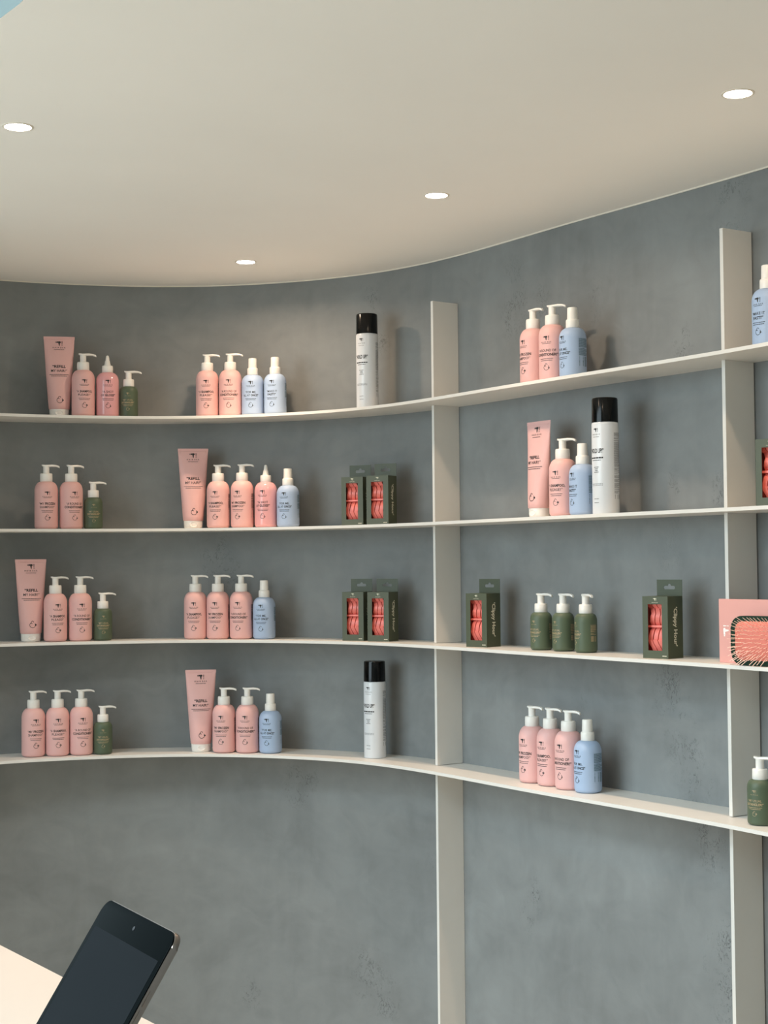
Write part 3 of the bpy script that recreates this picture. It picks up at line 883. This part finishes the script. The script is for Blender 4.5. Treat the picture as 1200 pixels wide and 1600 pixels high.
JAW = prism('jaw', rounded_rect(-0.0245, 0.0245, 0.004, 0.122, 0.012, 5), -0.004, 0.010, 0.002)
def claw_clip(loc, rz, label):
    t = empty('claw_clip', loc, rz, label, 'hair clip', 'coral hair clips inside the boxes')
    mesh_obj('jaw', JAW, t, 'clip_red'); mesh_obj('hinge_bar', HINGE, t, 'clip_red')
    for x in (-0.0155, -0.0030, 0.0095):
        for me in (UP_T, LO_T, FAN, CAP_T):
            q = mesh_obj('tooth', me, t, 'clip_red'); q.location.x = x - 0.001
def clip_box(loc, rz, label, clip_label):
    t = empty('clip_box', loc, rz, label, 'box', 'dark green clip boxes on the shelves')
    b = mesh_obj('carton', M['carton'], t, 'box_green')
    add_prints(M['box_front'], b); mesh_obj('side_lettering', M['box_side'], b)
    mesh_obj('hang_tab', M['hang_tab'], t, 'box_green')
    claw_clip((loc[0], loc[1], loc[2] + BT + 0.0003), rz, clip_label)
BOXES = [(2, -0.0740, 4.1350, -24, 'at the left of the pair on the second shelf'), (2, -0.0060, 4.0790, -24, 'at the right of the pair on the second shelf'),
         (3, -0.0740, 4.1350, -26, 'at the left of the pair on the third shelf'), (3, -0.0055, 4.0800, -27, 'at the right of the pair on the third shelf'),
         (3, 0.2400, 3.7600, -37, 'just right of the left upright on the third shelf'),
         (3, 0.5860, 3.2480, -34, 'between green bottles and pink carton, third shelf'),
         (2, 0.7640, 2.9740, -30, 'at the right photo edge on the second shelf')]
for s, x, y, off, lab in BOXES:
    phi = math.atan2(-x, y) + math.radians(off)
    clip_box((x, y, SHELF_Z[s] + 0.0002), phi, 'dark green clip box ' + lab, 'coral claw clip inside the box ' + lab)

# ------------------------------------------------------------------ hairbrush and its pink carton
def brush_set():
    i = nearest(0.6606, 3.0275)
    nx, ny = NORM[i]; tx, ty = ny, -nx
    phi = math.atan2(-nx, ny)                 # faces the room squarely off the wall
    face = math.atan2(-nx, -ny)
    rz = -math.atan2(nx, ny)
    z = SHELF_Z[3] + 0.0002
    # carton: left front bottom corner
    cx, cy = BRUSH_CARTON
    t = empty('gift_carton', (cx, cy, z), rz, 'flat pink carton standing behind the hairbrush at the right edge of the third shelf', 'box')
    b = mesh_obj('carton', box_mesh('carton', 0, 0.198, 0, 0.010, 0, 0.127, 0.0006), t, 'box_pink')
    P = Print(); P.logo(0, 0, 0.023)
    mesh_obj('printed_logo', P.wrap(lambda x, zz: (0.0195 - zz, -0.0002, 0.0640 + x), 'printed_logo', 'white_ink'), b)
    # brush: paddle on its side, bristles to the room
    tilt = math.radians(9)                    # right end rests against the carton
    ex, ey = math.cos(rz), math.sin(rz)
    px, py = cx + ex * 0.205, cy + ey * 0.205
    qx, qy = px - math.cos(rz + tilt) * 0.205, py - math.sin(rz + tilt) * 0.205
    q = empty('hairbrush', (qx, qy, z), rz + tilt, 'paddle hairbrush with dark green rim, pink cushion and pale bristles on the third shelf', 'hairbrush')
    x0, x1, z0, z1 = 0.0675, 0.2050, 0.0004, 0.0960
    rim = prism('rim', rounded_rect(x0, x1, z0, z1, 0.024, 8), -0.019, -0.0015, 0.003)
    mesh_obj('rim', rim, q, 'brush_green')
    ins = 0.0100
    cu = bmesh.new(); rings = []
    for s, dy in ((0.0, 0.0), (0.003, -0.0022), (0.012, -0.0044), (0.024, -0.0056)):
        r = rounded_rect(x0 + ins + s, x1 - ins - s, z0 + ins + s, z1 - ins - s, max(0.018 - s * 0.6, 0.004), 8)
        rings.append([cu.verts.new((x, -0.0188 + dy, zz)) for x, zz in r])
    for a, b2 in zip(rings, rings[1:]):
        n = len(a)
        for k in range(n):
            j = (k + 1) % n; cu.faces.new((a[k], a[j], b2[j], b2[k]))
    cu.faces.new(rings[-1]); cu.faces.new(rings[0][::-1])
    mesh_obj('cushion', to_mesh(cu, 'cushion', 60), q, 'cushion')
    hm = bmesh.new(); prev = None
    for x, w, tt in ((0.200, 0.018, 0.0075), (0.218, 0.011, 0.0075), (0.235, 0.0105, 0.0075), (0.275, 0.0120, 0.0075), (0.288, 0.009, 0.006), (0.292, 0.003, 0.003)):
        ring = [hm.verts.new((x, -0.0105 + tt * math.sin(a), 0.0477 + w * math.cos(a))) for a in [2 * PI * k / 16 for k in range(16)]]
        if prev:
            for k in range(16):
                j = (k + 1) % 16; hm.faces.new((prev[k], prev[j], ring[j], ring[k]))
        else: hm.faces.new(ring)
        prev = ring
    hm.faces.new(prev[::-1])
    mesh_obj('handle', to_mesh(hm, 'handle', 50), q, 'brush_green')
    br = bmesh.new()
    mx, mz = (x0 + x1) / 2, (z0 + z1) / 2
    for r_ in range(12):
        for c_ in range(16):
            x = x0 + 0.0105 + (x1 - x0 - 0.021) * (c_ + (0.5 if r_ % 2 else 0)) / 15.5
            zz = z0 + 0.0105 + (z1 - z0 - 0.021) * r_ / 11
            x += random.uniform(-0.0016, 0.0016); zz += random.uniform(-0.0013, 0.0013)
            # stay inside the rounded cushion
            ex = max(abs(x - mx) - ((x1 - x0) / 2 - 0.026), 0); ez = max(abs(zz - mz) - ((z1 - z0) / 2 - 0.026), 0)
            if math.hypot(ex, ez) > 0.0165: continue
            base = Vector((x, -0.0205, zz)); tip = base + Vector(((x - mx) * 0.10, -0.0150, (zz - mz) * 0.24))
            d = (tip - base).normalized(); u = d.orthogonal().normalized(); v = d.cross(u)
            rr = 0.00055
            a = [br.verts.new(base + (u * math.cos(t_) + v * math.sin(t_)) * rr * 1.3) for t_ in (0, 2.094, 4.189)]
            b2 = [br.verts.new(tip + (u * math.cos(t_) + v * math.sin(t_)) * rr) for t_ in (0, 2.094, 4.189)]
            tipv = br.verts.new(tip + d * 0.0007)
            for k in range(3):
                j = (k + 1) % 3
                br.faces.new((a[k], a[j], b2[j], b2[k])); br.faces.new((b2[k], b2[j], tipv))
    o = mesh_obj('bristles', to_mesh(br, 'bristles', 80), q, 'bristle'); o['kind'] = 'stuff'
BRUSH_CARTON = (0.6699, 3.0869)
brush_set()

# ------------------------------------------------------------------ counter, tablet and its stand
CT_Z = CAM_Z - 0.48
def counter():
    p = Vector((-0.2453, 1.6337, 0)); d = Vector((-0.496 + 0.2453, 1.9814 - 1.6337, 0)).normalized()
    side = Vector((-d.y, d.x, 0))                       # towards the staff side
    a, b = p - d * 0.42, p + d * 0.95
    t = empty('reception_counter', ((a + b) / 2 + side * 0.28).to_tuple()[:2] + (0.0,), 0, 'glossy white reception counter in the lower left corner', 'counter')
    inv = Matrix.Translation(-t.location)
    def slab(name, ins, z0, z1, m, bev):
        bm = bmesh.new()
        c = [a + d * ins + side * ins, b - d * ins + side * ins, b - d * ins + side * (0.56 - ins), a + d * ins + side * (0.56 - ins)]
        lo = [bm.verts.new((v.x, v.y, z0)) for v in c]; hi = [bm.verts.new((v.x, v.y, z1)) for v in c]
        bm.faces.new(lo[::-1]); bm.faces.new(hi)
        for i in range(4):
            j = (i + 1) % 4; bm.faces.new((lo[i], lo[j], hi[j], hi[i]))
        bmesh.ops.bevel(bm, geom=bm.edges[:], offset=bev, segments=2, profile=0.7, affect='EDGES')
        me = to_mesh(bm, name); me.transform(inv)
        mesh_obj(name, me, t, m)
    slab('countertop', 0.0, CT_Z - 0.03, CT_Z, 'counter_white', 0.0015)
    slab('base_panel', 0.02, 0.0, CT_Z - 0.03, 'counter_body', 0.002)
counter()

def tablet():
    A = Vector((-0.20952, 1.16066, CAM_Z - 0.24707)); B = Vector((-0.14121, 1.04445, CAM_Z - 0.24707))
    u = (B - A).normalized(); n = Vector((-0.86209, -0.50676, 0))
    l = math.radians(33)
    dn = Vector((0, 0, -1)) * math.cos(l) + n * math.sin(l)   # down the face
    up = -dn; fwd = u.cross(up).normalized()
    if fwd.dot(n) < 0: fwd = -fwd
    W, H, T = 0.1348, 0.2032, 0.0056
    # local frame: x along the top edge, -y out of the screen, z up the face, origin at the bottom centre
    org = A + u * (W / 2) + dn * H
    Mw = Matrix((( u.x, -fwd.x, up.x, org.x), (u.y, -fwd.y, up.y, org.y), (u.z, -fwd.z, up.z, org.z), (0, 0, 0, 1)))
    t = empty('tablet', (0, 0, 0), 0, 'black tablet with silver edge leaning on a stand on the white counter', 'tablet')
    t.matrix_world = Mw
    body = prism('body', rounded_rect(-W / 2, W / 2, 0, H, 0.010, 8), 0.0004, T, 0.0021)
    mesh_obj('body', body, t, 'tablet_metal')
    gl = mesh_obj('glass', prism('glass', rounded_rect(-W / 2 + 0.0006, W / 2 - 0.0006, 0.0006, H - 0.0006, 0.0096, 8), -0.0004, 0.0012, 0.0003), t, 'tablet_glass')
    mesh_obj('screen', prism('screen', rounded_rect(-W / 2 + 0.0062, W / 2 - 0.0062, 0.0215, H - 0.0215, 0.0004, 1), -0.00055, -0.0003), gl, 'tablet_screen')
    mesh_obj('camera_lens', prism('camera_lens', arc(0.001, H - 0.0105, 0.0016, 0.0016, 0, 337.5, 15), -0.0006, -0.0003), gl, 'stand_metal')
    mesh_obj('home_button', prism('home_button', arc(0, 0.0105, 0.0055, 0.0055, 0, 345, 23), -0.00055, -0.0003), gl, 'tablet_screen')
    for z0 in (H - 0.052, H - 0.066):
        mesh_obj('volume_button', box_mesh('volume_button', W / 2 - 0.0003, W / 2 + 0.0006, 0.0020, 0.0036, z0, z0 + 0.0115, 0.0003), t, 'tablet_metal')
    # stand: foot on the counter, inclined arm and a lip under the tablet
    bc = org + Vector((0, 0, 0))
    s = empty('tablet_stand', (org.x - n.x * 0.05, org.y - n.y * 0.05, CT_Z + 0.0002), math.atan2(u.y, u.x), 'grey metal stand under the tablet on the white counter', 'stand')
    mesh_obj('foot', box_mesh('foot', -0.055, 0.055, -0.075, 0.065, 0, 0.006, 0.0015), s, 'stand_metal')
    Si = s.matrix_basis.inverted()
    rest = prism('rest', rounded_rect(-0.035, 0.035, -0.008, 0.12, 0.004, 4), T + 0.0004, T + 0.0034, 0.0008); rest.transform(Si @ Mw)
    mesh_obj('rest', rest, s, 'stand_metal')
    lip = box_mesh('lip', -0.035, 0.035, -0.006, T + 0.0030, -0.0080, -0.0008, 0.0008); lip.transform(Si @ Mw)
    mesh_obj('lip', lip, s, 'stand_metal')
    p1 = Si @ (Mw @ Vector((0, T + 0.002, 0.055)))
    bm = bmesh.new()
    y1 = p1.y; z1 = p1.z
    for x in (-0.02, 0.02): pass
    lo = [bm.verts.new(v) for v in ((-0.02, y1 + 0.012, 0.005), (0.02, y1 + 0.012, 0.005), (0.02, y1 + 0.018, 0.005), (-0.02, y1 + 0.018, 0.005))]
    hi = [bm.verts.new(v) for v in ((-0.02, y1, z1), (0.02, y1, z1), (0.02, y1 + 0.006, z1), (-0.02, y1 + 0.006, z1))]
    bm.faces.new(lo[::-1]); bm.faces.new(hi)
    for i in range(4):
        j = (i + 1) % 4; bm.faces.new((lo[i], lo[j], hi[j], hi[i]))
    mesh_obj('arm', to_mesh(bm, 'arm'), s, 'stand_metal')
tablet()
